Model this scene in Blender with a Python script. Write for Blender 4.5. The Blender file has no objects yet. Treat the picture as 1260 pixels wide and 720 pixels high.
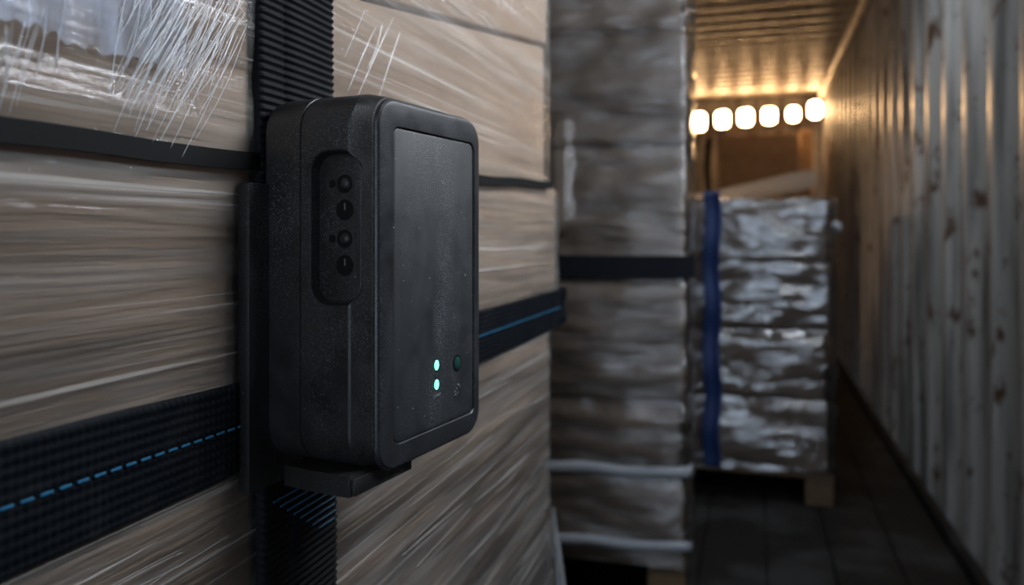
import bpy, bmesh, math, random
from mathutils import Vector, Matrix, noise
random.seed(7)
scene = bpy.context.scene
C = scene.collection

# ------------------------------------------------------------------ camera
YAW = math.radians(17.5)
FPX = 950.0                       # focal length in pixels of the 1260 px wide frame
CAMZ = 1.013
cam_d = bpy.data.cameras.new('camera')
cam = bpy.data.objects.new('camera', cam_d); C.objects.link(cam)
cam.location = (0, 0, CAMZ)
cam.rotation_euler = (math.pi / 2, 0, YAW)
cam_d.sensor_width = 36.0
cam_d.lens = 36.0 * FPX / 1260.0
cam_d.shift_y = -70.0 / 1260.0
cam_d.clip_start = 0.01
cam_d.dof.use_dof = True
cam_d.dof.focus_distance = 0.435
cam_d.dof.aperture_fstop = 6.0
scene.camera = cam

# ------------------------------------------------------------------ world: overcast daylight, enters only by the open doors behind
world = bpy.data.worlds.new('world'); scene.world = world
world.use_nodes = True
bg = world.node_tree.nodes['Background']
bg.inputs[0].default_value = (0.70, 0.83, 1.0, 1)
bg.inputs[1].default_value = 3.4

# daylight coming in through the open door end (a sky portal)
DOOR_Y, END_Y = -2.6, 8.1
XR, XL, ZC = 0.621, -1.731, 2.39
pl = bpy.data.lights.new('door_daylight', 'AREA'); pl.shape = 'RECTANGLE'
pl.size = 1.05; pl.size_y = 2.3
pl.cycles.is_portal = True
po = bpy.data.objects.new('door_daylight', pl); C.objects.link(po)
po.location = (.06, DOOR_Y, ZC / 2); po.rotation_euler = (math.pi / 2, 0, 0)

ADDED_WALL_W = 12.5                     # added cool light on the right wall, out of view beside the camera
ADDED_FAR_W = 8.0                      # added warm light hidden on the third load
ADDED_CEIL_W = 4.5                     # added light on the ceiling, out of view
BULKHEAD = 48.0                    # emission of the warm lamps on the end wall

vs = scene.view_settings
scene.display_settings.display_device = 'sRGB'
vs.view_transform = 'Standard'; vs.look = 'None'; vs.exposure = 0.0; vs.gamma = 1.0
vs.use_curve_mapping = False
scene.cycles.use_denoising = True
scene.cycles.transparent_max_bounces = 24
scene.cycles.max_bounces = 10
scene.cycles.sample_clamp_indirect = 4.0

# ------------------------------------------------------------------ helpers
FW = (-math.sin(YAW), math.cos(YAW)); RT = (math.cos(YAW), math.sin(YAW))
def ray(u, v):
    k = (u - 630) / FPX
    return Vector((FW[0] + k * RT[0], FW[1] + k * RT[1], (290 - v) / FPX))
def on_x(u, v, X):
    r = ray(u, v); p = r * (X / r.x); p.z += CAMZ; return p
def on_y(u, v, Y):
    r = ray(u, v); p = r * (Y / r.y); p.z += CAMZ; return p

def s2l(c):
    return tuple(((x / 255) / 12.92 if x / 255 <= .04045 else ((x / 255 + .055) / 1.055) ** 2.4) for x in c) + (1,)

def tag(o, label=None, cat=None, group=None, kind=None):
    if label: o['label'] = label
    if cat: o['category'] = cat
    if group: o['group'] = group
    if kind: o['kind'] = kind
    return o
def empty(name, loc=(0, 0, 0), rz=0.0):
    o = bpy.data.objects.new(name, None); C.objects.link(o)
    o.location = loc; o.rotation_euler = (0, 0, rz); o.empty_display_size = .05
    return o
def link(name, me, mat=None, parent=None, loc=None, rot=None):
    o = bpy.data.objects.new(name, me); C.objects.link(o)
    if mat is not None and not me.materials: me.materials.append(mat)
    if parent is not None: o.parent = parent
    if loc is not None: o.location = loc
    if rot is not None: o.rotation_euler = rot
    return o
def shade(me, smooth=True, angle=None):
    if smooth:
        for p in me.polygons: p.use_smooth = True
        if angle is not None: me.set_sharp_from_angle(angle=angle)
    return me
def mesh(name, v, f, smooth=False, angle=None):
    me = bpy.data.meshes.new(name); me.from_pydata([tuple(p) for p in v], [], f); me.update()
    return shade(me, smooth, angle) if smooth else me
def from_bm(name, bm, smooth=False, angle=None):
    me = bpy.data.meshes.new(name)
    bmesh.ops.recalc_face_normals(bm, faces=bm.faces)
    bm.to_mesh(me); bm.free()
    return shade(me, smooth, angle) if smooth else me
def box_mesh(name, size, bevel=0.0, seg=2, centre=(0, 0, 0)):
    bm = bmesh.new(); bmesh.ops.create_cube(bm, size=1.0)
    for v in bm.verts:
        v.co = Vector((v.co.x * size[0] + centre[0], v.co.y * size[1] + centre[1], v.co.z * size[2] + centre[2]))
    if bevel > 0:
        bmesh.ops.bevel(bm, geom=list(bm.edges), offset=bevel, segments=seg, profile=.5, affect='EDGES')
    return from_bm(name, bm, bevel > 0, math.radians(35))
def rrect(w0, w1, z0, z1, r, n=8):
    pts = []
    for cx, cz, a0 in ((w1 - r, z1 - r, 0), (w0 + r, z1 - r, 90), (w0 + r, z0 + r, 180), (w1 - r, z0 + r, 270)):
        for i in range(n + 1):
            t = math.radians(a0 + 90 * i / n)
            pts.append((cx + r * math.cos(t), cz + r * math.sin(t)))
    return pts
def loft(name, rings, cap0=True, cap1=True, smooth=True, angle=30):
    """rings: list of lists of 3D points of equal count"""
    n = len(rings[0]); v = [p for r in rings for p in r]; f = []
    for k in range(len(rings) - 1):
        for i in range(n):
            j = (i + 1) % n
            f.append((k * n + i, k * n + j, (k + 1) * n + j, (k + 1) * n + i))
    if cap0: f.append(tuple(range(n))[::-1])
    if cap1: f.append(tuple(range((len(rings) - 1) * n, len(rings) * n)))
    me = bpy.data.meshes.new(name); me.from_pydata([tuple(p) for p in v], [], f)
    bm = bmesh.new(); bm.from_mesh(me); bmesh.ops.recalc_face_normals(bm, faces=bm.faces); bm.to_mesh(me); bm.free()
    return shade(me, True, math.radians(angle)) if smooth else me
def grid(name, nu, nv, fn, smooth=True):
    v = [fn(i / nu, j / nv) for j in range(nv + 1) for i in range(nu + 1)]
    f = [(j * (nu + 1) + i, j * (nu + 1) + i + 1, (j + 1) * (nu + 1) + i + 1, (j + 1) * (nu + 1) + i) for j in range(nv) for i in range(nu)]
    return mesh(name, v, f, smooth)

# ------------------------------------------------------------------ materials
class NT:
    def __init__(s, name):
        s.m = bpy.data.materials.new(name); s.m.use_nodes = True
        s.t = s.m.node_tree; s.t.nodes.clear()
        s.out = s.n('ShaderNodeOutputMaterial')
    def n(s, kind, **kw):
        nd = s.t.nodes.new(kind)
        for k, v in kw.items():
            if k == 'ins':
                for a, b in v.items(): nd.inputs[a].default_value = b
            else: setattr(nd, k, v)
        return nd
    def l(s, a, b): s.t.links.new(a, b)
    def coord(s, scale=(1, 1, 1), rot=(0, 0, 0), kind='Object'):
        tc = s.n('ShaderNodeTexCoord'); mp = s.n('ShaderNodeMapping')
        mp.inputs['Scale'].default_value = scale; mp.inputs['Rotation'].default_value = rot
        s.l(tc.outputs[kind], mp.inputs[0]); return mp.outputs[0]
    def world(s, scale=(1, 1, 1), rot=(0, 0, 0)):
        g = s.n('ShaderNodeNewGeometry'); mp = s.n('ShaderNodeMapping')
        mp.inputs['Scale'].default_value = scale; mp.inputs['Rotation'].default_value = rot
        s.l(g.outputs['Position'], mp.inputs[0]); return mp.outputs[0]
    def noise(s, vec, scale=1, detail=4, rough=.55, dist=0):
        nd = s.n('ShaderNodeTexNoise', ins={'Scale': scale, 'Detail': detail, 'Roughness': rough, 'Distortion': dist})
        s.l(vec, nd.inputs['Vector']); return nd.outputs['Fac']
    def ramp(s, fac, stops):
        r = s.n('ShaderNodeValToRGB'); e = r.color_ramp.elements
        while len(e) < len(stops): e.new(.5)
        for el, (p, c) in zip(e, stops):
            el.position = p; el.color = c if len(c) == 4 else tuple(c) + (1,)
        s.l(fac, r.inputs[0]); return r.outputs[0]
    def val(s, fac, a, b, lo=0., hi=1.):
        r = s.n('ShaderNodeMapRange', ins={1: a, 2: b, 3: lo, 4: hi}); s.l(fac, r.inputs[0]); return r.outputs[0]
    def mix(s, fac, a, b, mode='MIX'):
        m = s.n('ShaderNodeMixRGB', blend_type=mode)
        for i, x in enumerate((fac, a, b)):
            if isinstance(x, (int, float)): m.inputs[i].default_value = x
            elif isinstance(x, tuple): m.inputs[i].default_value = x
            else: s.l(x, m.inputs[i])
        return m.outputs[0]
    def math(s, op, a, b):
        m = s.n('ShaderNodeMath', operation=op)
        for i, x in enumerate((a, b)):
            if isinstance(x, (int, float)): m.inputs[i].default_value = x
            else: s.l(x, m.inputs[i])
        return m.outputs[0]
    def bump(s, h, strength=.3, dist=.001, normal=None):
        b = s.n('ShaderNodeBump', ins={'Strength': strength, 'Distance': dist}); s.l(h, b.inputs['Height'])
        if normal is not None: s.l(normal, b.inputs['Normal'])
        return b.outputs[0]
    def princ(s, col, rough=.5, metal=0., normal=None, spec=.5, emis=None, estr=0.):
        p = s.n('ShaderNodeBsdfPrincipled')
        for k, x in (('Base Color', col), ('Roughness', rough), ('Metallic', metal), ('Specular IOR Level', spec)):
            if isinstance(x, (int, float, tuple)): p.inputs[k].default_value = x
            else: s.l(x, p.inputs[k])
        if normal is not None: s.l(normal, p.inputs['Normal'])
        if emis is not None:
            p.inputs['Emission Color'].default_value = emis; p.inputs['Emission Strength'].default_value = estr
        return p.outputs[0]
    def end(s, sh): s.l(sh, s.out.inputs[0]); return s.m

M = {}
def mat_plastic(name, base, rough, dust=0.0, bumpy=.25, band=False):
    t = NT(name); v = t.coord()
    n1 = t.noise(v, 900, 2); n2 = t.noise(v, 60, 4)
    col = t.mix(t.val(n2, .3, .75), tuple(x * .75 for x in base[:3]) + (1,), tuple(x * 1.25 for x in base[:3]) + (1,))
    if dust:
        # fine pale dust, denser in a soft vertical streak
        sp = t.noise(v, 1500, 1, .3); gate = t.noise(t.coord((14, 30, 9)), 1.0, 3)
        k = t.math('MULTIPLY', t.val(sp, .58, .72), t.val(gate, .40, .66))
        if band:
            sx = t.n('ShaderNodeSeparateXYZ'); t.l(t.coord(), sx.inputs[0])
            off = t.math('ABSOLUTE', t.math('SUBTRACT', sx.outputs[1], .060), 0.)
            k = t.math('MULTIPLY', k, t.val(off, .006, .034, 1., .22))
        k = t.math('MULTIPLY', k, dust)
        sp2 = t.noise(v, 560, 1, .3); k2 = t.math('MULTIPLY', t.val(sp2, .785, .83), dust)
        col = t.mix(k, col, (.36, .38, .41, 1)); col = t.mix(k2, col, (.36, .37, .4, 1))
    rg = t.val(n2, .3, .7, rough - .07, rough + .1)
    return t.end(t.princ(col, rg, normal=t.bump(n1, bumpy, .0003)))
M['shell'] = mat_plastic('black_textured_plastic', (.012, .012, .0128, 1), .44, .3)
M['cover'] = mat_plastic('black_satin_plastic', (.016, .018, .022, 1), .38, .35, .12)
M['panel'] = mat_plastic('dusty_black_plastic', (.016, .019, .024, 1), .54, 1.0, .15, True)
M['cradle'] = mat_plastic('black_matt_plastic', (.006, .006, .006, 1), .55, .3)
t = NT('hole_black'); M['hole'] = t.end(t.princ((.003, .003, .003, 1), .6, spec=.2))
t = NT('pin_metal'); M['pin'] = t.end(t.princ((.25, .25, .26, 1), .3, .8))
t = NT('led_green'); M['led'] = t.end(t.princ((.1, .8, .5, 1), .3, emis=(.12, 1.0, .5, 1), estr=4.5))
t = NT('button_teal'); M['button'] = t.end(t.princ((.012, .06, .055, 1), .12, spec=.8))
t = NT('print_grey'); M['print'] = t.end(t.princ((.22, .23, .24, 1), .6))

def mat_webbing(name, base, hi):
    t = NT(name); v = t.coord()
    n = t.noise(v, 1400, 2); n2 = t.noise(v, 35, 3)
    col = t.mix(t.val(n, .35, .75), base, hi)
    col = t.mix(t.math('MULTIPLY', t.val(n2, .55, .8), .3), col, (.03, .032, .034, 1))
    return t.end(t.princ(col, .62, normal=t.bump(n, .35, .0003), spec=.12))
M['strap2'] = mat_webbing('dark_strap_webbing', (.004, .005, .009, 1), (.008, .010, .016, 1))
M['web'] = mat_webbing('black_webbing', (.003, .0037, .005, 1), (.0085, .010, .0125, 1))
M['webnavy'] = mat_webbing('navy_black_webbing', (.0012, .0022, .0042, 1), (.0045, .0075, .012, 1))
t = NT('blue_thread'); M['thread'] = t.end(t.princ((.008, .12, .24, 1), .55))
t = NT('blue_strap_fabric'); v = t.coord(); n = t.noise(v, 120, 3)
M['bluestrap'] = t.end(t.princ(t.mix(n, (.008, .022, .09, 1), (.02, .055, .19, 1)), .5))
t = NT('black_packing_band'); M['band'] = t.end(t.princ((.006, .007, .008, 1), .7, spec=.15))

def mat_card(name, a, b, seed=0.):
    t = NT(name); oi = t.n('ShaderNodeObjectInfo')
    v = t.world((1, 1, 1)); n = t.noise(v, 7 + seed, 5); fib = t.noise(t.world((3, 3, 45)), 4, 5)
    fine = t.noise(v, 500, 2)
    col = t.mix(t.val(n, .3, .7), a, b)
    col = t.mix(t.math('MULTIPLY', t.val(fib, .45, .75), .45), col, tuple(x * .62 for x in a[:3]) + (1,))
    hs = t.n('ShaderNodeHueSaturation'); t.l(t.val(oi.outputs['Random'], 0, 1, .8, 1.15), hs.inputs['Value']); t.l(col, hs.inputs['Color'])
    return t.end(t.princ(hs.outputs[0], .8, normal=t.bump(fine, .25, .0004), spec=.25))
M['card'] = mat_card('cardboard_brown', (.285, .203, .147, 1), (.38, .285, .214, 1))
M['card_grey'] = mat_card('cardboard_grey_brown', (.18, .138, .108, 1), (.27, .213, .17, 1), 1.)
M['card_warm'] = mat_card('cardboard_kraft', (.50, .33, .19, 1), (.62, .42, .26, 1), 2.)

def mat_film(name, scale, rot, milk=(.10, .75), tint=(.80, .82, .86, 1), rough=.16, bump=.5, dist=.002, gloss=.35, lines=0., ior=1.5, gcol=(.95, .97, 1, 1)):
    """stretch film: clear gloss with milky streaks where it is pulled thick"""
    t = NT(name)
    vec = t.world(scale, rot)
    a = t.noise(vec, 1.0, 6, .62, .4); b = t.noise(t.world(tuple(x * 4.3 for x in scale), rot), 1.0, 3, .5)
    big = t.noise(t.world((2.5, 2.5, 4)), 1.0, 3)
    k = t.math('MULTIPLY', t.val(a, .46, .78), t.val(b, .25, .75, .35, 1.))
    k = t.math('MULTIPLY', k, t.val(big, .3, .65, .35, 1.0))
    if lines:
        ln = t.noise(t.world(tuple(x * y for x, y in zip(scale, (1, .7, 3.4))), rot), 1.0, 2, .5, .2)
        k = t.math('ADD', k, t.math('MULTIPLY', t.val(ln, .60, .72), lines))
    k = t.math('MULTIPLY_ADD', k, milk[1] - milk[0]); k.node.inputs[2].default_value = milk[0]
    nrm = t.bump(a, bump, dist, t.bump(b, bump * .6, dist * .5))
    tr = t.n('ShaderNodeBsdfTransparent', ins={'Color': (.97, .97, .97, 1)})
    df = t.n('ShaderNodeBsdfDiffuse', ins={'Color': tint})
    gl = t.n('ShaderNodeBsdfGlossy', ins={'Color': gcol, 'Roughness': rough})
    t.l(nrm, gl.inputs['Normal']); t.l(nrm, df.inputs['Normal'])
    m1 = t.n('ShaderNodeMixShader'); t.l(k, m1.inputs[0]); t.l(tr.outputs[0], m1.inputs[1]); t.l(df.outputs[0], m1.inputs[2])
    fr = t.n('ShaderNodeFresnel', ins={'IOR': ior}); t.l(nrm, fr.inputs['Normal'])
    fk = t.math('MULTIPLY_ADD', fr.outputs[0], 1.0); fk.node.inputs[2].default_value = gloss * .1
    m2 = t.n('ShaderNodeMixShader'); t.l(fk, m2.inputs[0]); t.l(m1.outputs[0], m2.inputs[1]); t.l(gl.outputs[0], m2.inputs[2])
    return t.end(m2.outputs[0])
M['film'] = mat_film('stretch_film', (2.0, 2.6, 75), (0, 0, 0), (.06, .52), tint=(.75, .725, .70, 1), bump=.7, lines=.7, ior=1.36, gloss=.2)
M['film_far'] = mat_film('stretch_film_grey', (3.0, 2.0, 22), (0, 0, 0), (.01, .10), tint=(.72, .69, .66, 1), rough=.2, bump=.9, dist=.012, gloss=.6)
M['film_shiny'] = mat_film('stretch_film_shiny', (1.9, 1.6, 4.5), (0, .15, 0), (.005, .06), tint=(.7, .72, .76, 1), rough=.11, bump=1., dist=.02, gloss=.7)
M['film_sheen'] = mat_film('stretch_film_sheen', (30, 75, 6), (.25, 0, 0), (.0, .42), tint=(.58, .66, .82, 1), rough=.42, bump=1., dist=.002, gloss=.2, ior=1.4, gcol=(.62, .76, 1, 1))  # blue of the reflected sheen put into tint and gloss colour
M['film_tail'] = mat_film('stretch_film_gathered', (60, 60, 5), (0, 0, 0), (.25, .85), tint=(.60, .64, .70, 1), rough=.3, bump=.8, dist=.003)
t = NT('film_strand_white'); M['strand'] = t.end(t.princ((.66, .69, .73, 1), .25))
t = NT('film_streak_pale'); M['streak'] = t.end(t.princ((.42, .41, .40, 1), .3))
t = NT('film_rope_white'); v = t.coord((8, 60, 60)); n = t.noise(v, 1, 3)
M['rope'] = t.end(t.princ(t.mix(n, (.22, .24, .28, 1), (.48, .51, .56, 1)), .35))

def mat_paint(name, a, b, rust=.5, rough=.42):
    t = NT(name); v = t.world()
    big = t.noise(t.world((1.2, 1.2, .35)), 3, 5); fine = t.noise(v, 45, 4); streak = t.noise(t.world((14, 14, .9)), 1.5, 4)
    col = t.mix(t.val(big, .35, .7), a, b)
    col = t.mix(t.math('MULTIPLY', t.val(streak, .46, .66), .85), col, tuple(x * .3 for x in a[:3]) + (1,))
    rn = t.noise(t.world((5, 5, 3)), 2.2, 8, .72)
    rk = t.math('MULTIPLY', t.val(rn, .555, .63), rust)
    col = t.mix(rk, col, (.085, .036, .016, 1))
    return t.end(t.princ(col, t.val(fine, .3, .7, rough - .08, rough + .12), normal=t.bump(fine, .2, .002)))
M['wall'] = mat_paint('grey_container_paint', (.40, .39, .37, 1), (.56, .55, .53, 1), .95, .36)
M['ceil'] = mat_paint('ceiling_paint', (.34, .31, .27, 1), (.46, .43, .38, 1), .7, .33)
M['rail'] = mat_paint('rail_paint', (.50, .45, .38, 1), (.60, .55, .48, 1), .4, .4)
def mat_floor():
    t = NT('dark_floor_board'); v = t.world()
    g = t.noise(t.world((60, 3, 1)), 1, 5); n = t.noise(v, 2.3, 6, .65)
    dust = t.noise(v, 3.2, 5)
    col = t.mix(g, (.007, .0065, .006, 1), (.018, .016, .014, 1))
    col = t.mix(t.math('MULTIPLY', t.val(dust, .48, .62), .75), col, (.04, .04, .04, 1))
    return t.end(t.princ(col, .8, normal=t.bump(g, .3, .001), spec=.2))
M['floor'] = mat_floor()
def mat_wood(name, a, b):
    t = NT(name); g = t.noise(t.coord((40, 4, 40)), 1, 5, .6, .5)
    return t.end(t.princ(t.mix(g, a, b), .75, normal=t.bump(g, .3, .001), spec=.25))
M['wood'] = mat_wood('pallet_wood', (.085, .055, .032, 1), (.17, .115, .07, 1))
t = NT('added_light_housing'); M['housing'] = t.end(t.princ((.55, .56, .58, 1), .45))
t = NT('bulkhead_housing'); M['bulk'] = t.end(t.princ((.20, .15, .11, 1), .5))
t = NT('warm_lens'); M['lens'] = t.end(t.princ((.9, .85, .75, 1), .3, emis=(1.0, .60, .28, 1), estr=BULKHEAD))
t = NT('cool_diffuser'); M['diff'] = t.end(t.princ((.9, .9, .9, 1), .4, emis=(.80, .89, 1.0, 1), estr=10))
t = NT('dark_rubber'); M['rubber'] = t.end(t.princ((.012, .011, .010, 1), .6))

# ------------------------------------------------------------------ the container shell
def struct(o): o['kind'] = 'structure'; return o
def corrugation(u, pitch=.278, depth=.058):
    """trapezoid profile 0..depth"""
    p = (u % pitch) / pitch
    if p < .26: return 0.
    if p < .50: return depth * (p - .26) / .24
    if p < .76: return depth
    return depth * (1 - (p - .76) / .24)
def breaks(a, b, pitch, fr=(0, .26, .50, .76)):
    out = [a]; k = math.floor(a / pitch)
    while k * pitch < b:
        for q in fr:
            y = (k + q) * pitch
            if a < y < b: out.append(y)
        k += 1
    return out + [b]
def corr_wall(name, axis, a, b, base, sgn, z0, z1, mat, pitch=.278, depth=.058, off=0.):
    ys = breaks(a + off, b + off, pitch); v = []; f = []
    for y in ys:
        c = base + sgn * corrugation(y, pitch, depth); y -= off
        c2 = base + sgn * (depth + .012)
        if axis == 'x': v += [(c, y, z0), (c, y, z1), (c2, y, z0), (c2, y, z1)]
        elif axis == 'y': v += [(y, c, z0), (y, c, z1), (y, c2, z0), (y, c2, z1)]
        else: v += [(z0, y, c), (z1, y, c), (z0, y, c2), (z1, y, c2)]
    n = len(ys)
    for i in range(n - 1):
        p, q = 4 * i, 4 * (i + 1)
        f += [(p, q, q + 1, p + 1), (p + 2, p + 3, q + 3, q + 2), (p, p + 2, q + 2, q), (p + 1, q + 1, q + 3, p + 3)]
    f += [(0, 1, 3, 2), (4 * n - 4, 4 * n - 2, 4 * n - 1, 4 * n - 3)]
    bm = bmesh.new(); me0 = mesh(name, v, f); bm.from_mesh(me0); bpy.data.meshes.remove(me0)
    bmesh.ops.recalc_face_normals(bm, faces=bm.faces)
    es = [e for e in bm.edges if len(e.link_faces) == 2 and .3 < e.calc_face_angle(0) < 1.3]
    bmesh.ops.bevel(bm, geom=es, offset=.008, segments=2, profile=.5, affect='EDGES')
    return struct(link(name, from_bm(name, bm, True, math.radians(50)), mat))
wr = corr_wall('wall_right', 'x', DOOR_Y, END_Y, XR, 1, -.08, ZC + .03, M['wall'], off=.10)
tag(wr, 'grey painted corrugated steel side wall with rust and scuffs')
wl = corr_wall('wall_left', 'x', DOOR_Y, END_Y, XL, -1, -.08, ZC + .03, M['wall'])
tag(wl, 'corrugated steel side wall behind the pallet loads')
we = corr_wall('wall_end', 'y', XL - .06, XR + .06, END_Y, 1, -.08, ZC + .03, M['ceil'])
tag(we, 'closed corrugated end wall below the warm lamps')
ce = corr_wall('ceiling', 'z', DOOR_Y, END_Y + .06, ZC, 1, XL - .06, XR + .06, M['ceil'], pitch=.21, depth=.022)
tag(ce, 'corrugated steel ceiling with ribs across the aisle')
for nm, x in (('trim_1', XR - .022), ('trim_2', XL + .022)):
    o = struct(link(nm, box_mesh(nm, (.05, END_Y - DOOR_Y, .055), .01), M['rail'], loc=(x, (END_Y + DOOR_Y) / 2, ZC - .03)))
    tag(o, 'steel top rail where the wall meets the ceiling')
for nm, x in (('baseboard_right', XR - .012), ('baseboard_left', XL + .012)):
    o = struct(link(nm, box_mesh(nm, (.03, END_Y - DOOR_Y, .05), .006), M['floor'], loc=(x, (END_Y + DOOR_Y) / 2, .026)))
    tag(o, 'low steel bottom rail along the floor')
o = struct(link('trim_3', box_mesh('trim_3', (XR - XL, .03, .16), .008), M['ceil'], loc=((XR + XL) / 2, END_Y - .02, ZC - .09)))
tag(o, 'steel header beam at the top of the end wall')
dm = struct(link('added_door', box_mesh('added_door', (-.46 - XL, .06, ZC), .006), M['wall'], loc=((XL - .46) / 2, DOOR_Y + .0, ZC / 2)))  # unseen leaf added to cut the daylight from behind the camera
tag(dm, 'unseen closed left door leaf, added to narrow the daylight')
fl = struct(link('floor', box_mesh('floor', (XR - XL + .1, END_Y - DOOR_Y, .06)), M['floor'], loc=((XR + XL) / 2, (END_Y + DOOR_Y) / 2, -.052)))
tag(fl, 'dark dusty timber container floor')
PW = (XR - XL) / 12
pme = box_mesh('plank', (PW - .004, 1.78, .024), .003, 1)
for i in range(12):
    for j in range(6):
        y0 = DOOR_Y + .89 + j * 1.783
        o = link('plank', pme, M['floor'], fl)
        o.location = Vector((XL + PW * (i + .5), y0, -.012 + random.uniform(-.0008, .0))) - fl.location

# ------------------------------------------------------------------ lamps
def half_tube(u, v):
    a = math.pi * u; return (.036 * math.cos(a), (v - .5) * 1.0, -.0226 - .022 * math.sin(a))
def batten(name, loc, tilt, power, spread, label):
    lamp = empty(name, loc); lamp.rotation_euler = (0, math.radians(tilt), 0); tag(lamp, label, 'lamp')
    link('bracket', box_mesh('added_light_bracket', (.05, .06, .09), .004, 1), M['housing'], lamp, loc=(.02, 0, .06))
    link('housing', box_mesh('added_light_housing', (.10, 1.06, .045), .008), M['housing'], lamp)
    link('diffuser', grid('added_light_diffuser', 12, 2, half_tube), M['diff'], lamp)
    ld = bpy.data.lights.new('added_light_area', 'AREA'); ld.shape = 'RECTANGLE'; ld.size = .09; ld.size_y = 1.0; ld.spread = math.radians(spread)
    ld.energy = power; ld.color = (.90, .95, 1.0)
    lo = bpy.data.objects.new('added_light_area', ld); C.objects.link(lo); lo.parent = lamp; lo.location = (0, 0, -.06)
batten('added_wall_light', (XR - .10, .92, CAMZ + .66), 70, ADDED_WALL_W, 165, 'added cool white batten light on the corrugated wall, out of view')  # unseen light added as the cool key from the right
batten('added_ceiling_light', (.05, 2.75, ZC - .11), 0, ADDED_CEIL_W, 150, 'added cool white batten light under the ceiling ribs, out of view')  # unseen light added to lift the right wall

def bulkhead(u, v, w, h, label):
    p = on_y(u, v, END_Y - .20)
    e = empty('bulkhead_lamp', p); tag(e, label, 'lamp', 'row of warm lamps on the end wall')
    W, Hh = w / 2, h / 2
    def ring(k, y, r): return [(a, y, b) for a, b in rrect(-W * k, W * k, -Hh * k, Hh * k, r)]
    link('housing', loft('bulkhead_housing', [ring(1.12, .16, .05), ring(1.12, .01, .05), ring(1.05, .0, .048), ring(1.0, .0, .045)], cap1=True), M['bulk'], e)
    link('lens', loft('bulkhead_lens', [ring(.98, .0005, .045), ring(.98, -.008, .045), ring(.9, -.02, .04), ring(.6, -.026, .03)]), M['lens'], e)
ords = ['leftmost warm lamp of the row under the ceiling, beside the grey wrapped load', 'second warm lamp from the left in the row under the ceiling',
        'third warm lamp from the left in the row under the ceiling', 'fourth warm lamp from the left in the row under the ceiling',
        'fifth warm lamp from the left, next to the corner one', 'rightmost warm lamp of the row, in the corner by the corrugated wall']
for (u, v, w, h), lb in zip(((860, 150, .135, .18), (889, 147, .135, .165), (917.5, 144.5, .135, .165), (946.5, 142.5, .13, .155), (976, 140.5, .115, .14), (1003, 135, .12, .165)), ords):
    bulkhead(u, v, w, h, lb)

# ------------------------------------------------------------------ cartons, pallets
def carton(name, x0, x1, y0, y1, z0a, z1a, z0b, z1b, mat, label, group, bulge=.002):
    """a taped carton with slightly bulging sides; z at the near end (a) and the far end (b)"""
    bm = bmesh.new(); bmesh.ops.create_cube(bm, size=2.0)
    bmesh.ops.subdivide_edges(bm, edges=list(bm.edges), cuts=5, use_grid_fill=True)
    g = .0012
    for v in bm.verts:
        a, b, c = v.co
        u = (b + 1) / 2; za = z0a + (z0b - z0a) * u + g; zb = z1a + (z1b - z1a) * u - g
        x = x0 + (x1 - x0) * (a + 1) / 2; y = y0 + g + (y1 - y0 - 2 * g) * u; z = za + (zb - za) * (c + 1) / 2
        k = (1 - b * b) * (1 - c * c)
        if a > .99: x += bulge * k
        if abs(b) > .99: y += bulge * .5 * (1 - a * a) * (1 - c * c) * (1 if b > 0 else -1)
        v.co = (x, y, z)
    es = [e for e in bm.edges if len(e.link_faces) == 2 and e.calc_face_angle(0) > 1.0]
    bmesh.ops.bevel(bm, geom=es, offset=.006, segments=2, profile=.5, affect='EDGES')
    c = Vector(((x0 + x1) / 2, (y0 + y1) / 2, min(z0a, z0b)))
    for v in bm.verts: v.co -= c
    o = link(name, from_bm(name, bm, True, math.radians(40)), mat, loc=c)
    return tag(o, label, 'carton', group)

def pallet(x0, x1, y0, y1, h, label):
    e = empty('wooden_pallet', ((x0 + x1) / 2, (y0 + y1) / 2, 0)); tag(e, label, 'pallet')
    W, L = x1 - x0, y1 - y0; ts = .02
    n = 7; bw = (L - .03 * (n - 1)) / n
    dm = box_mesh('deck_board', (W, bw, ts), .003, 1)
    for i in range(n):
        link('deck_board', dm, M['wood'], e, loc=(0, -L / 2 + bw / 2 + i * (bw + .03), h - ts / 2))
    sm = box_mesh('stringer_board', (.1, L, ts), .003, 1); bm_ = box_mesh('block', (.1, .12, h - 3 * ts), .004, 1); rm = box_mesh('runner', (.1, L, ts), .003, 1)
    for x in (-W / 2 + .05, 0, W / 2 - .05):
        link('stringer_board', sm, M['wood'], e, loc=(x, 0, h - 1.5 * ts)); link('runner', rm, M['wood'], e, loc=(x, 0, ts / 2))
        for y in (-L / 2 + .06, 0, L / 2 - .06):
            link('block', bm_, M['wood'], e, loc=(x, y, ts + (h - 3 * ts) / 2))
    return e

LP = .28; FX = -LP                 # side face of the front load
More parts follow.
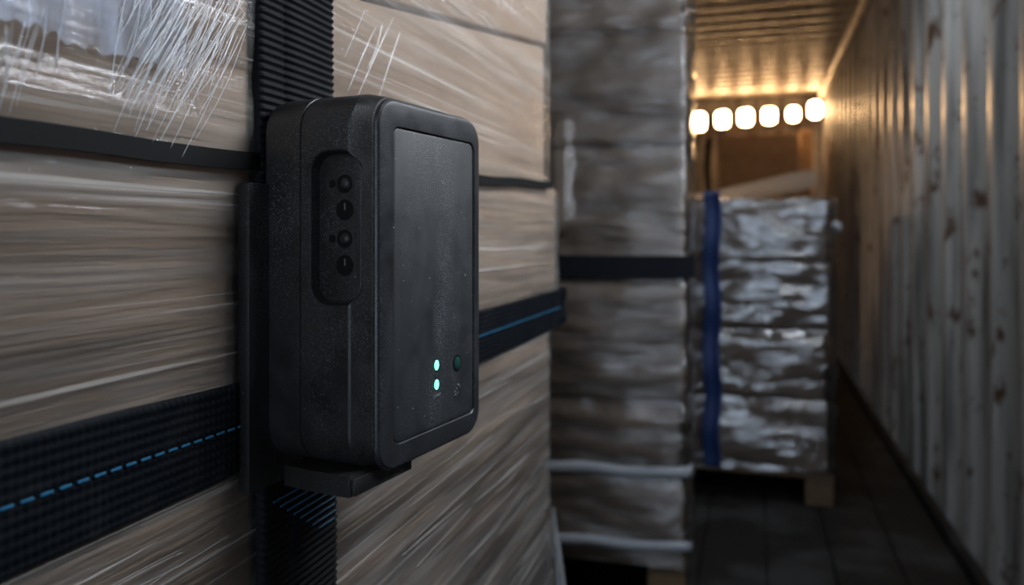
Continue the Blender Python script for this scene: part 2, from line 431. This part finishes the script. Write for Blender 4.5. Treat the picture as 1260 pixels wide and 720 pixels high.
# ---- load in front: two stacks of cartons, seam behind the vertical strap
YN, YM, YF = -.14, .425, 1.055
near = [-.869, -.70, -.52, -.325, -.135, .040, .165, .34]
far0 = [-.869, -.70, -.52, -.325, -.13, .046, .165, .36]
far1 = [-.869, -.709, -.514, -.319, -.124, .072, .268, .462]
words = ['bottom layer of the front load', 'second layer from the floor in the front load', 'third layer from the floor in the front load',
         'first layer below the navy ratchet strap', 'layer crossed by the navy ratchet strap', 'layer just above the thin black packing band', 'top layer, under the fan of film strands']
for i in range(7):
    x1 = FX
    carton('carton', FX - .8, x1, YN, YM, near[i] + CAMZ, near[i + 1] + CAMZ, near[i] + CAMZ, near[i + 1] + CAMZ, M['card'],
           'brown carton left of the black tracker, ' + words[i].replace('under the fan of film strands', 'behind the fan of film strands'), 'cartons of the front load')
    yf = YF + (.05 if i == 4 else .0) + (.008 if i == 3 else 0)
    carton('carton', FX - .8, x1 - (.004 if i == 5 else 0), YM, yf, far0[i] + CAMZ, far0[i + 1] + CAMZ, far1[i] + CAMZ, far1[i + 1] + CAMZ, M['card'],
           'brown carton right of the black tracker, ' + words[i].replace('under the fan of film strands', 'right of the vertical strap'), 'cartons of the front load')
pallet(FX - .8, FX + .004, YN, YF, .144, 'wooden pallet under the front load')

# thin black packing band round the front load, along the carton seam
def seam_z(y):
    k = min(1, max(0, (y - .3) / .76)); return CAMZ + .040 + (.031) * k
def band_fn(u, v):
    y = -.14 + 1.19 * u
    prof = [(-.0012, -.0050), (.0018, -.0050), (.0018, .0050), (-.0012, .0050)]
    i = min(3, int(round(v * 3))); dx, dz = prof[i]
    return (FX + dx + .0065, y, seam_z(y) + dz + .0008 * math.sin(y * 30))
tag(link('packing_band', grid('packing_band', 60, 3, band_fn, False), M['band']), 'thin black packing band along the carton seam above the tracker cradle', 'band')

# stretch film of the front load
def film_front(u, v):
    z = -.88 + 1.36 * v
    rowk = 1.0 if -.124 < z < .072 else 0.0
    yf = YF + .006 + .05 * rowk * min(1, (z + .124) / .03, (.072 - z) / .012) if rowk else YF + .006
    if z < -.36: yf += min(.05, (-.36 - z) * .28)
    L = (yf - YN) ; tot = L + .10
    s = tot * u
    n = .0016 * noise.noise(Vector((s * 3, z * 30, 1.3))) + .0008 * noise.noise(Vector((s * 9, z * 90, 4.1)))
    # loosened pleat at the upper near corner
    pl = 0.
    if z > .06 and s < .5: pl = .006 * max(0, noise.noise(Vector((s * 4 + 3, z * 9, 7)))) 
    r = .012
    if s < L - r: return (FX + .0048 + n + pl, YN + s, CAMZ + z)
    a = min(1., (s - L + r) / (r * 1.57)) * math.pi / 2
    ex = max(0., s - L + r - r * 1.57)
    return (FX + .0048 - r + r * math.cos(a) - ex + n, YN + L - r + r * math.sin(a), CAMZ + z)
front_film = tag(link('stretch_film', grid('stretch_film_front', 220, 230, film_front), M['film']),
    'streaky clear stretch film wrapped round the front carton load behind the tracker', 'stretch film')

# fan of torn, stretched film strands above the packing band
def strip(p, q, w, bow):
    n = 6; pts = []
    d = (q - p); side = Vector((0, d.z, -d.y)).normalized()
    out = []
    for i in range(n + 1):
        k = i / n; c = p + d * k + side * bow * math.sin(math.pi * k) + Vector((.0012 * math.sin(math.pi * k), 0, 0))
        ww = w * (1 - .75 * abs(2 * k - 1) ** 2)
        out.append((c, side * ww))
    v = []; f = []
    for c, s in out: v += [c - s, c + Vector((ww * .8 + .0002, 0, 0)), c + s]
    for i in range(n):
        a = 3 * i; f += [(a, a + 1, a + 4, a + 3), (a + 1, a + 2, a + 5, a + 4)]
    return v, f
def strand_set(name, items, label):
    V = []; Fc = []
    for (u0, v0, u1, v1, w, b) in items:
        v, f = strip(on_x(u0, v0, FX + .0095), on_x(u1, v1, FX + .008), w, b); o = len(V)
        V += v; Fc += [tuple(i + o for i in q) for q in f]
    o = link(name, mesh(name, V, Fc, True), M['strand'], front_film)
    return tag(o, label, kind='stuff')
items = []
for k in range(125):
    q = random.random() ** .75
    u0 = 170 + 150 * q + random.uniform(-12, 12); v0 = random.uniform(-40, 60) - 10 * q
    ang = math.radians(61 + random.uniform(-5, 8)); L = random.uniform(60, 190) * (.6 + .4 * q)
    u1 = u0 - math.cos(ang) * L; v1 = v0 + math.sin(ang) * L
    if v1 > 208 or max(u0, u1) > 305: continue
    items.append((u0, v0, u1, v1, random.uniform(.00008, .00022), random.uniform(-.002, .003)))
for k in range(16):
    u0 = random.uniform(0, 190); v0 = random.uniform(-20, 40); L = random.uniform(40, 130); ang = math.radians(80 + random.uniform(-8, 10))
    items.append((u0, v0, u0 - math.cos(ang) * L, v0 + math.sin(ang) * L, random.uniform(.0001, .0003), random.uniform(-.002, .002)))
strand_set('film_strands', items, 'fan of white stretched film strands left of the vertical strap')
items = [(484, 22, 441, 116, .0004, .002), (462, 34, 428, 112, .0003, .002), (492, 40, 466, 120, .0004, .002), (470, 30, 452, 84, .0003, -.001), (449, 12, 424, 70, .0002, .001)]
strand_set('film_strands', items, 'few pale film strands just right of the vertical strap')

# pulled streaks lying along the film below the strap
V = []; Fc = []
for k in range(64):
    if k < 40: y0 = random.uniform(.47, .95); z0 = random.uniform(-.44, -.15); L = random.uniform(.06, .22)
    else: y0 = random.uniform(.0, .33); z0 = random.uniform(-.20, -.142); L = random.uniform(.03, .09)
    y1 = min(y0 + L, 1.04 if k < 40 else .375)
    p = Vector((FX + .0072, y0, CAMZ + z0)); q = Vector((FX + .0072, y1, CAMZ + z0 + random.uniform(-.03, .06) * (y1 - y0)))
    v, f = strip(p, q, random.uniform(.0001, .0004) * (1.6 if k < 40 else .8), random.uniform(-.002, .002)); o_ = len(V)
    V += v; Fc += [tuple(i + o_ for i in qd) for qd in f]
tag(link('film_streaks', mesh('film_streaks', V, Fc, True), M['streak'], front_film), 'pale pulled streaks in the film below the strap', kind='stuff')

# added film flap, upper near corner; blue sheen put into its tint and tilt
def flap(u, v):   # leans out at its lower edge
    y = -.04 + .36 * u; z = .066 + .075 * v + .016 * u + (1 - v) * (.006 * noise.noise(Vector((y * 25, 0, 2))) + .010 * abs(noise.noise(Vector((y * 110, 0, 6)))))
    off = .0056 + .0140 * (1 - v) * (1 - .8 * u ** 1.5)
    off += .0010 * noise.noise(Vector((y * 60 + z * 20, z * 12, 9))) + .0006 * noise.noise(Vector((y * 150, z * 20, 5)))
    return (FX + off, y, CAMZ + z)
tag(link('sheen_flap', grid('sheen_flap', 150, 40, flap), M['film_sheen'], front_film), 'pleated film flap with the blue sheen put into its colour')

# ------------------------------------------------------------------ straps on the front load
# wide ribbed vertical strap
SY0, SY1, SX = .381, .463, -.270
cross = [(FX + .001, SY0), (SX - .003, SY0), (SX - .0008, SY0 + .0012), (SX, SY0 + .004), (SX + .0003, SY0 + .02), (SX + .0003, SY0 + .022), (SX - .0006, SY0 + .0225), (SX + .0003, SY0 + .023),
         (SX + .0006, (SY0 + SY1) / 2), (SX + .0003, SY1 - .02), (SX, SY1 - .004), (SX - .0008, SY1 - .0012), (SX - .003, SY1), (FX + .001, SY1)]
NZ = 1500; Z0, Z1 = CAMZ - .62, CAMZ + .46
def vstrap(u, v):
    i = int(round(u * (len(cross) - 1))); x, y = cross[i]; z = Z0 + (Z1 - Z0) * v
    if 2 <= i <= len(cross) - 3: x += .0008 * math.sin(2 * math.pi * z / .0047)
    return (x + .0012 * math.sin(z * 9), y + .0015 * math.sin(z * 4), z)
vs_ = tag(empty('vertical_strap', (0, 0, 0)), 'wide black ribbed vertical strap passing behind the tracker', 'strap')
link('webbing', grid('vertical_webbing', len(cross) - 1, NZ, vstrap), M['web'], vs_)
# faint blue threads woven in just below the tracker
for k in range(8):
    z = CAMZ - .1555 - .0047 * k
    a, b = SY0 + .006 + .007 * k, SY1 - .004 - .003 * (k % 2)
    o = link('blue_thread', box_mesh('blue_thread', (.0007, b - a, .0013), .0003, 1), M['thread'], vs_, loc=(SX + .0022, (a + b) / 2, z))

# horizontal ratchet strap
HZ0, HZ1 = -.1305, -.0775
def strap_x(y):
    # follows the face and bends back under the vertical strap
    k = math.exp(-((y - .425) / .05) ** 2); return FX + .0075 + .0 * k
def hz(y):
    k = (y - .0) / 1.1; return CAMZ + HZ0 - .003 * k, CAMZ + HZ1 + .000 * k - .004 * math.exp(-((y - .38) / .1) ** 2)
NY = 1250; NW = 44
yend = 1.112
def hstrap(u, v):
    s = -.14 + (1.30) * u
    a, b = hz(min(s, yend))
    w = v; z = a + (b - a) * w
    edge = min(w, 1 - w)
    rib = .00045 * math.sin(2 * math.pi * s / .0042) * (1 if edge > .04 else .3)
    rib += .00035 * math.sin(2 * math.pi * w * 11)
    x = FX + .0078 + rib - (.0012 if edge < .001 else 0)
    r = .012
    if s > yend - r:
        t = min(1.57, (s - yend + r) / r); ex = max(0, s - yend + r - 1.57 * r)
        return (x - r + r * math.cos(t) - ex, yend - r + (r) * math.sin(t) + rib * math.sin(t), z)
    return (x, s, z)
hs_ = tag(empty('ratchet_strap', (0, 0, 0)), 'navy black ratchet strap with blue stitch line across the front load', 'strap')
link('webbing', grid('ratchet_webbing', NY, NW, hstrap), M['webnavy'], hs_)
sm_ = box_mesh('stitch', (.0010, .0060, .0014), .00045, 2)
y = -.13
while y < yend - .02:
    a, b = hz(y); gap = .0088
    if y > .55: gap = .0066
    z = a + (b - a) * .52
    link('stitch', sm_, M['thread'], hs_, loc=(FX + .0086, y, z))
    y += gap
# folded strap end where it turns the far corner
def knot(u, v):
    a = 2 * math.pi * u; h = CAMZ - .131 + .054 * v
    r = .009 + .003 * math.sin(v * 9) + .002 * math.sin(3 * a)
    return (FX + .004 + r * .6 * math.cos(a), yend + .008 + r * math.sin(a), h)
link('corner_fold', grid('corner_fold', 20, 10, knot), M['webnavy'], hs_)

# ------------------------------------------------------------------ the tracker
TH = math.radians(8.3)
dev = empty('asset_tracker', (-.27, .39, CAMZ), -TH)
tag(dev, 'black plastic tracking device with two green lights strapped to the cartons', 'tracker')
# local axes: x = outwards from the cartons (d), y = along the load (w), z = up
def dring(d, w0, w1, z0, z1, r): return [(d, a, b) for a, b in rrect(w0, w1, z0, z1, r, 10)]
W0, W1, ZB, ZT = -.013, .121, -.1285, .0790
body = loft('body', [dring(.004, W0 + .004, W1 - .004, ZB + .004, ZT - .004, .018), dring(.006, W0 + .001, W1 - .001, ZB + .001, ZT - .001, .020), dring(.011, W0, W1, ZB, ZT, .021),
                     dring(.0314, W0, W1, ZB, ZT, .021), dring(.0317, W0 + .0008, W1 - .0008, ZB + .0008, ZT - .0008, .0205), dring(.0325, W0 + .0008, W1 - .0008, ZB + .0008, ZT - .0008, .0205),
                     dring(.0328, W0 + .0001, W1 - .0001, ZB, ZT, .021), dring(.0645, W0, W1, ZB, ZT, .021), dring(.0658, W0 + .0008, W1 - .0008, ZB + .0002, ZT - .0002, .0205),
                     dring(.0700, -.0052, W1 - .004, ZB + .001, ZT - .0008, .018), dring(.0722, -.0022, W1 - .006, ZB + .0015, ZT - .0012, .017), dring(.0725, .0015, W1 - .009, ZB + .005, ZT - .005, .015)], angle=22)
cut = loft('cut', [[(a, w, b) for a, b in rrect(.0388 - e, .0708 + e, -.038 - e, .0458 + e, .0115 + e, 8)] for w, e in ((-.03, .0012), (-.0134, .0012), (-.0122, .0), (-.0065, -.0012))])
bo = link('body', body, M['shell'], dev); co = link('cutter', cut, M['shell'], dev)
md = bo.modifiers.new('b', 'BOOLEAN'); md.operation = 'DIFFERENCE'; md.solver = 'EXACT'; md.object = co
bpy.context.view_layer.update()
dg = bpy.context.evaluated_depsgraph_get()
nm = bpy.data.meshes.new_from_object(bo.evaluated_get(dg)); bo.modifiers.clear(); bo.data = nm
bpy.data.objects.remove(co)
shade(nm, True, math.radians(24))

# port panel sunk in the side
pp = link('port_panel', loft('port_panel', [[(a, w, b) for a, b in rrect(.0408 + e, .0690 - e, -.0362 + e, .0440 - e, .0095, 8)] for w, e in ((-.0064, 0), (-.0072, .0), (-.0076, .0006))]), M['cradle'], dev)
def disc(name, d, z, r, w, mat, parent, depth=.0012, rz=None, dome=0.):
    n = 20; rz = rz or r
    ring = lambda k, y: [(d + r * k * math.cos(2 * math.pi * i / n), y, z + rz * k * math.sin(2 * math.pi * i / n)) for i in range(n)]
    rings = [ring(1, w + depth), ring(1, w)]
    if dome: rings += [ring(.8, w - dome * .6), ring(.4, w - dome)]
    return link(name, loft(name, rings), mat, parent)
PX = -.0077
for z in (.0282, -.0018):
    rim = disc('screw_boss', .0580, z, .0052, PX, M['hole'], pp, .0006)
    disc('screw_head', .0590, z, .0035, PX - .0003, M['shell'], pp, .0006, dome=.0018)
    disc('pin_hole', .0498, z + .0002, .0023, PX, M['hole'], pp, .0006)
for z in (.0140, -.0163):
    disc('connector_port', .0582, z, .0058, PX, M['hole'], pp, .0006)
    link('contact_blade', box_mesh('contact_blade', (.0011, .0012, .0040), .0003, 1), M['pin'], pp, loc=(.0588, PX - .0004, z + .0018))

# front cover with a sunk panel
cov = loft('front_cover', [dring(.0705, .003, W1 - .008, ZB + .004, ZT - .004, .014), dring(.0705, .0004, .1168, -.1315, .0768, .0155), dring(.0725, .0, .1172, -.132, .0772, .016), dring(.0738, .0005, .1167, -.1315, .0767, .0155),
                           dring(.0748, .0016, .1156, -.1304, .0756, .0146), dring(.0753, .0036, .1136, -.1284, .0736, .0135),
                           dring(.0753, .0136, .1087, -.1185, .0620, .0062), dring(.0748, .0140, .1083, -.1181, .0616, .0060), dring(.0735, .0140, .1083, -.1181, .0616, .0060)], cap0=True, cap1=True, angle=22)
cv = link('front_cover', cov, M['cover'], dev)
link('front_panel', loft('front_panel', [dring(.0734, .0148, .1075, -.1173, .0608, .0054), dring(.0743, .0148, .1075, -.1173, .0608, .0054), dring(.0746, .0154, .1069, -.1167, .0602, .0050)]), M['panel'], dev)
PD = .0747
def fdisc(name, w, z, rw, rz, d, depth, mat, dome=0., parent=dev):
    n = 20; ring = lambda k, dd: [(dd, w + rw * k * math.cos(2 * math.pi * i / n), z + rz * k * math.sin(2 * math.pi * i / n)) for i in range(n)]
    rings = [ring(1, d - depth), ring(1, d)]
    if dome: rings += [ring(.75, d + dome * .6), ring(.35, d + dome)]
    return link(name, loft(name, rings), mat, parent)
for z in (-.0798, -.0918):
    l_ = fdisc('status_light', .0612, z, .0024, .0031, PD, .0006, M['led'], .0004); l_['label'] = 'glowing green status light'
rg = fdisc('button_rim', .0863, -.0823, .0052, .0054, PD + .0001, .0006, M['hole'])
fdisc('button', .0863, -.0823, .0038, .0042, PD + .0004, .0006, M['button'], .0009)['label'] = 'dark teal push button'
# small worn print below the lights and the button
def prints(items, name):
    for (w, z, sw, sz) in items:
        link(name, box_mesh(name, (.0002, sw, sz)), M['print'], dev, loc=(PD + .0001, w, z))
prints([(.0585, -.0985, .0006, .0020), (.0602, -.0985, .0006, .0016), (.0622, -.0984, .0018, .0012), (.0645, -.0982, .0010, .0016)], 'printed_mark')
prints([(.0835, -.1002, .0014, .0008), (.0858, -.0985, .0008, .0012), (.0875, -.0962, .0022, .0008), (.0890, -.0975, .0008, .0014), (.0840, -.1022, .0022, .0006), (.0868, -.1015, .0007, .0012)], 'printed_symbol')

# cradle holding the tracker against the vertical strap
bk = link('cradle_plate', box_mesh('cradle_plate', (.0085, .150, .172), .0012, 2, (.0045, .047, -.0565)), M['cradle'], dev)
link('cradle_pad', box_mesh('cradle_pad', (.006, .10, .14), .001, 1, (-.0005, .06, -.055)), M['rubber'], dev)
pts = [(.020, -.0125), (.036, -.0145), (.0655, -.0145), (.0665, -.0135), (.0675, .044), (.060, .054), (.020, .060)]
link('cradle_ledge', loft('cradle_ledge', [[(a, b, z) for a, b in pts] for z in (-.1400, -.1392, -.1285)], angle=30), M['cradle'], dev)
link('cradle_lip', box_mesh('cradle_lip', (.0035, .048, .0095), .0008, 2, (.0672, .011, -.1348)), M['cradle'], dev)

# ------------------------------------------------------------------ second load (grey wrapped, behind the front load)
before2 = {o.name for o in C.objects}
P2X, P2Y = -.178, 2.10
z2 = [-.869, -.632, -.447, -.105, .243, .556, .88]
w2 = ['lowest carton of the grey wrapped load behind the tracker, on its pallet', 'carton above the lowest white film rope of the grey load', 'wide carton under the black strap of the grey load',
      'carton just above the black strap of the grey load', 'second carton above the black strap of the grey load', 'topmost visible carton of the grey load by the ceiling']
for i in range(6):
    dx = (.0, -.012, .006, .004, .008, -.004)[i]
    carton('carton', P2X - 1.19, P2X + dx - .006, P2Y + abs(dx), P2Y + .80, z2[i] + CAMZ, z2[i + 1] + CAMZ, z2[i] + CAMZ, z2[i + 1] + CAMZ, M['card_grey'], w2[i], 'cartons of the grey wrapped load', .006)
pallet(P2X - 1.19, P2X, P2Y, P2Y + .80, .144, 'wooden pallet under the grey wrapped load')
def wrap(x0, x1, y0, y1, z0, z1, r, amp, seed, seams=(), ridge=None):
    """film wrap round front face and right side"""
    path = [(x0, y0)]
    LF = x1 - x0 - r; LA = r * math.pi / 2; LS = y1 - y0 - r
    def fn(u, v):
        s = u * (LF + LA + LS); z = z0 + (z1 - z0) * v
        n = amp * noise.noise(Vector((s * 4, z * 16, seed))) + amp * .5 * noise.noise(Vector((s * 11, z * 34, seed + 3)))
        for sz in seams:
            n -= .010 * math.exp(-((z - CAMZ - sz) / .012) ** 2)
        n += amp * .6
        if ridge and ridge[1] < z - CAMZ < ridge[2]: n += .016 * math.exp(-((x0 + s - ridge[0]) / .014) ** 2)
        if s < LF: return (x0 + s, y0 - n - .003, z)
        if s < LF + LA:
            a = (s - LF) / r; return (x1 - r + (r + n) * math.sin(a), y0 + r - (r + n + .003) * math.cos(a), z)
        return (x1 + n, y0 + r + s - LF - LA, z)
    return fn
f2 = wrap(P2X - 1.19, P2X + .012, P2Y - .008, P2Y + .80, .13, CAMZ + .88, .02, .012, 2.2, z2[1:-1], (on_y(697, 200, P2Y).x, .02, .32))
tag(link('stretch_film', grid('stretch_film_grey', 180, 150, f2), M['film_far']), 'wrinkled stretch film round the grey carton load in the middle', 'stretch film')
# film pulled into white ropes
def rope(name, x0, x1, yf, z, label, r=.012, dz=0.0):
    n = 30; V = []; F_ = []; m = 8
    pts = [Vector((x0 + (x1 - x0) * i / n, yf - .006 + .002 * math.sin(i * 1.7), CAMZ + z + dz * i / n + .003 * math.sin(i * .9))) for i in range(n + 1)]
    pts += [Vector((x1 + .012, yf + .012, CAMZ + z + dz)), Vector((x1 + .012, yf + .04, CAMZ + z + dz))]
    for i, p in enumerate(pts):
        t_ = (pts[min(i + 1, len(pts) - 1)] - pts[max(0, i - 1)]).normalized(); sd = Vector((t_.y, -t_.x, 0)).normalized()
        for k in range(m):
            a = 2 * math.pi * k / m + i * .35; rr = r * (1 + .15 * math.sin(2 * a))
            V.append(p + sd * (rr * .5 * math.cos(a)) + Vector((0, 0, rr * math.sin(a))))
    for i in range(len(pts) - 1):
        for k in range(m):
            F_.append((i * m + k, i * m + (k + 1) % m, (i + 1) * m + (k + 1) % m, (i + 1) * m + k))
    return tag(link(name, mesh(name, V, F_, True), M['rope']), label, 'film rope')
rope('film_rope', P2X - 1.1, P2X, P2Y - .018, -.637, 'upper white rope of twisted film low on the grey load', .016, .01)
rope('film_rope', P2X - 1.1, P2X, P2Y - .018, -.838, 'lower white rope of twisted film near the pallet of the grey load', .015, .015)
# black strap round the second load
def strap2(u, v):
    s = u * 1.75; z = CAMZ - .110 + .060 * v + .004 * math.sin(s * 5)
    a = P2X - 1.1; L = 1.115
    if s < L: return (a + s, P2Y - .024, z)
    return (a + L + .010, P2Y - .024 + (s - L) , z)
o = link('black_strap', grid('black_strap', 50, 3, strap2, False), M['strap2'])
sd = o.modifiers.new('thickness', 'SOLIDIFY'); sd.thickness = .004
tag(o, 'black strap round the middle of the grey wrapped load', 'strap')
# loose tail of film hanging off the front load's far corner
def tail(u, v):
    a = u * 2.2 - 1.1; k = v
    r = .004 + .060 * (1 - k) ** 1.1
    n = .004 * noise.noise(Vector((u * 6, v * 5, 2)))
    return (FX + .000 + (r + n) * math.cos(a), YF + .018 + .055 * (1 - k) + (r + n) * math.sin(a) * .8, CAMZ - .82 + .43 * k)
o = link('film_tail', grid('film_tail', 16, 30, tail), M['film_tail'])
tag(o, 'loose gathered white film tail at the far lower corner of the front load', 'film tail')

# the grey load stands a little askew on the floor
PIV = Vector((P2X, P2Y, 0)); RZ = math.radians(4.2); RM = Matrix.Rotation(RZ, 3, 'Z')
for o in list(C.objects):
    if o.parent is None and o.name not in before2 and o.name != 'film_tail':
        o.location = PIV + RM @ (o.location - PIV); o.rotation_euler.z += RZ
# ------------------------------------------------------------------ third load (shiny wrapped, at the end of the aisle)
P3Y = 3.10
xl = on_y(866, 400, P3Y).x; xr = on_y(1026, 400, P3Y).x
P3X0 = xr - 1.15
z3 = [-.893, -.62, -.36, -.10, .135]
w3 = ['bottom carton of the shiny wrapped load at the end of the aisle', 'second carton from the bottom of the shiny wrapped load', 'third carton from the bottom of the shiny wrapped load', 'top carton of the shiny wrapped load under the bright film edge']
for i in range(4):
    dx = (0, -.012, .008, -.006)[i]
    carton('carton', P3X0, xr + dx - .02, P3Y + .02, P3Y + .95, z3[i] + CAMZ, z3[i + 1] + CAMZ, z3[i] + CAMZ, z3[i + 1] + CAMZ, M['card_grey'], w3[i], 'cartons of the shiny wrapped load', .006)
pallet(P3X0, xr, P3Y, P3Y + .97, .12, 'wooden pallet under the shiny wrapped load')
f3 = wrap(P3X0, xr + .004, P3Y + .006, P3Y + .95, .11, CAMZ + .142, .025, .011, 5.5, z3[1:-1])
tag(link('stretch_film', grid('stretch_film_shiny', 160, 90, f3), M['film_shiny']), 'shiny stretch film round the load at the end of the aisle', 'stretch film')
def topfilm(u, v):
    x = P3X0 + (xr + .006 - P3X0) * u; y = P3Y - .002 + .96 * v
    z = CAMZ + .145 + .010 * noise.noise(Vector((x * 7, y * 7, 1)))
    if v < .06: z -= .03 * (1 - v / .06) ** 2; 
    return (x, y, z)
tag(link('film_top_sheet', grid('film_top_sheet', 50, 40, topfilm), M['film_shiny']), 'film top sheet lying over the shiny wrapped load', 'stretch film')
# blue strap, vertical
bx = on_y(876, 400, P3Y - .03).x
def bstrap(u, v):
    z = .12 + (CAMZ + .05) * v
    return (bx + .062 * (u - .5) + .005 * math.sin(z * 19), P3Y - .026 - .008 * math.sin(z * 26 + 1) - .006 * math.cos(u * 6.28), z)
o = link('blue_strap', grid('blue_strap', 8, 70, bstrap), M['bluestrap']); sd = o.modifiers.new('thickness', 'SOLIDIFY'); sd.thickness = .004
tag(o, 'blue vertical strap down the left of the shiny wrapped load', 'strap')
# small film knot on its right edge
kp = on_y(1030, 279, P3Y)
bm = bmesh.new(); bmesh.ops.create_icosphere(bm, subdivisions=3, radius=.02)
for v in bm.verts: v.co *= 1 + .3 * noise.noise(v.co * 60)
tag(link('film_knot', from_bm('film_knot', bm, True), M['rope'], loc=kp), 'small knotted film tuft at the right edge of the shiny load', 'film knot')

# added warm light, hidden behind the grey load, brightens the far sheet and cartons
LZ = CAMZ + .152
e = empty('added_far_light', (-.62, P3Y + .80, LZ), math.radians(-28)); tag(e, 'added warm light on the far load, hidden behind the grey load', 'lamp')
link('stand', box_mesh('added_far_stand', (.16, .10, .016), .004, 2, (0, 0, .008)), M['rubber'], e)
link('yoke', box_mesh('added_far_yoke', (.02, .02, .07), .004, 2, (0, 0, .045)), M['rubber'], e)
def bring(k, y, r_): return [(p, y, .14 + q) for p, q in rrect(-.075 * k, .075 * k, -.06 * k, .06 * k, r_)]
link('housing', loft('added_far_housing', [bring(.8, -.05, .03), bring(1.1, -.01, .03), bring(1.1, .015, .03), bring(1.0, .016, .03)]), M['bulk'], e)
link('lens', loft('added_far_lens', [bring(.98, .014, .03), bring(.98, .019, .03), bring(.6, .021, .02)]), M['lens'], e)
ld = bpy.data.lights.new('added_far_area', 'AREA'); ld.shape = 'RECTANGLE'; ld.size = .14; ld.size_y = .11; ld.energy = ADDED_FAR_W; ld.color = (1.0, .70, .42); ld.spread = math.radians(80)
lo = bpy.data.objects.new('added_far_area', ld); C.objects.link(lo); lo.parent = e; lo.location = (0, .03, .14); lo.rotation_euler = (math.pi / 2, 0, math.pi)

# ------------------------------------------------------------------ far end of the container
P4Y = 5.0
a = on_y(880, 246, P4Y); b = on_y(1003, 219, P4Y)
sl = (b.z - a.z) / (b.x - a.x)
def zt4(x): return a.z + sl * (x - a.x)
x0 = a.x - .45
carton('carton', x0, b.x, P4Y, P4Y + .9, .14, a.z - .05, .14, a.z - .05, M['card_warm'], 'large brown carton under the bright slanted film sheet in the distance', 'far cartons', .004)
pallet(x0, b.x, P4Y, P4Y + .9, .138, 'wooden pallet under the far load')
def sheet4(u, v):
    x = x0 + (b.x - x0) * u; n = .012 * noise.noise(Vector((x * 6, v * 5, 3)))
    zt = zt4(max(x, a.x - .05))
    if v < .5: return (x, P4Y - .045 - .02 * math.sin(v * 6.28) + n, zt - .055 + .11 * v * 2)      # hanging lip
    k = (v - .5) * 2; return (x, P4Y - .045 + .95 * k, zt + .055 - .10 * min(1, k * 2.5) + n)
t = NT('translucent_sheet')
rf = t.n('ShaderNodeBsdfPrincipled', ins={'Base Color': (.80, .78, .74, 1), 'Roughness': .3}); tl = t.n('ShaderNodeBsdfTranslucent', ins={'Color': (.85, .83, .80, 1)})
mx = t.n('ShaderNodeMixShader', ins={0: .3}); t.l(rf.outputs[0], mx.inputs[1]); t.l(tl.outputs[0], mx.inputs[2])
M['sheet'] = t.end(mx.outputs[0])
o = link('film_top_sheet', grid('film_sheet_far', 40, 40, sheet4), M['sheet'])
tag(o, 'bright slanted plastic sheet lying over the far load', 'sheet')
# cartons against the end wall
P5Y = 7.2
c0 = on_y(884, 168, P5Y); c1 = on_y(981, 166, P5Y)
carton('carton', c0.x, c1.x, P5Y, P5Y + .6, .0, .95, .0, .95, M['card_warm'], 'lower tall carton against the far end wall', 'far cartons', .006)
carton('carton', c0.x, c1.x, P5Y, P5Y + .6, .95, c0.z, .95, c1.z, M['card_warm'], 'upper tall carton against the end wall under the warm lamps', 'far cartons', .006)
q = on_y(991, 160, 7.7)
tag(link('corner_post', box_mesh('corner_post', (.11, .08, q.z - .002), .012, 2, (0, 0, (q.z - .002) / 2 + .001)), M['card_warm'], loc=(q.x, 7.7, 0)), 'upright kraft edge board near the corrugated wall at far end', 'edge board')
q = on_y(873, 170, 6.6)
def hang(u, v):
    z = .01 + (q.z - .01) * v
    return (q.x + .05 * (u - .5) + .02 * math.sin(z * 7), 6.6 - .02 * math.sin(u * 3.1), z)
o = link('dark_strut', grid('dark_strut', 6, 40, hang), M['rubber']); sd = o.modifiers.new('thickness', 'SOLIDIFY'); sd.thickness = .03
tag(o, 'dark upright strut in the shade left of the far cartons', 'strut')
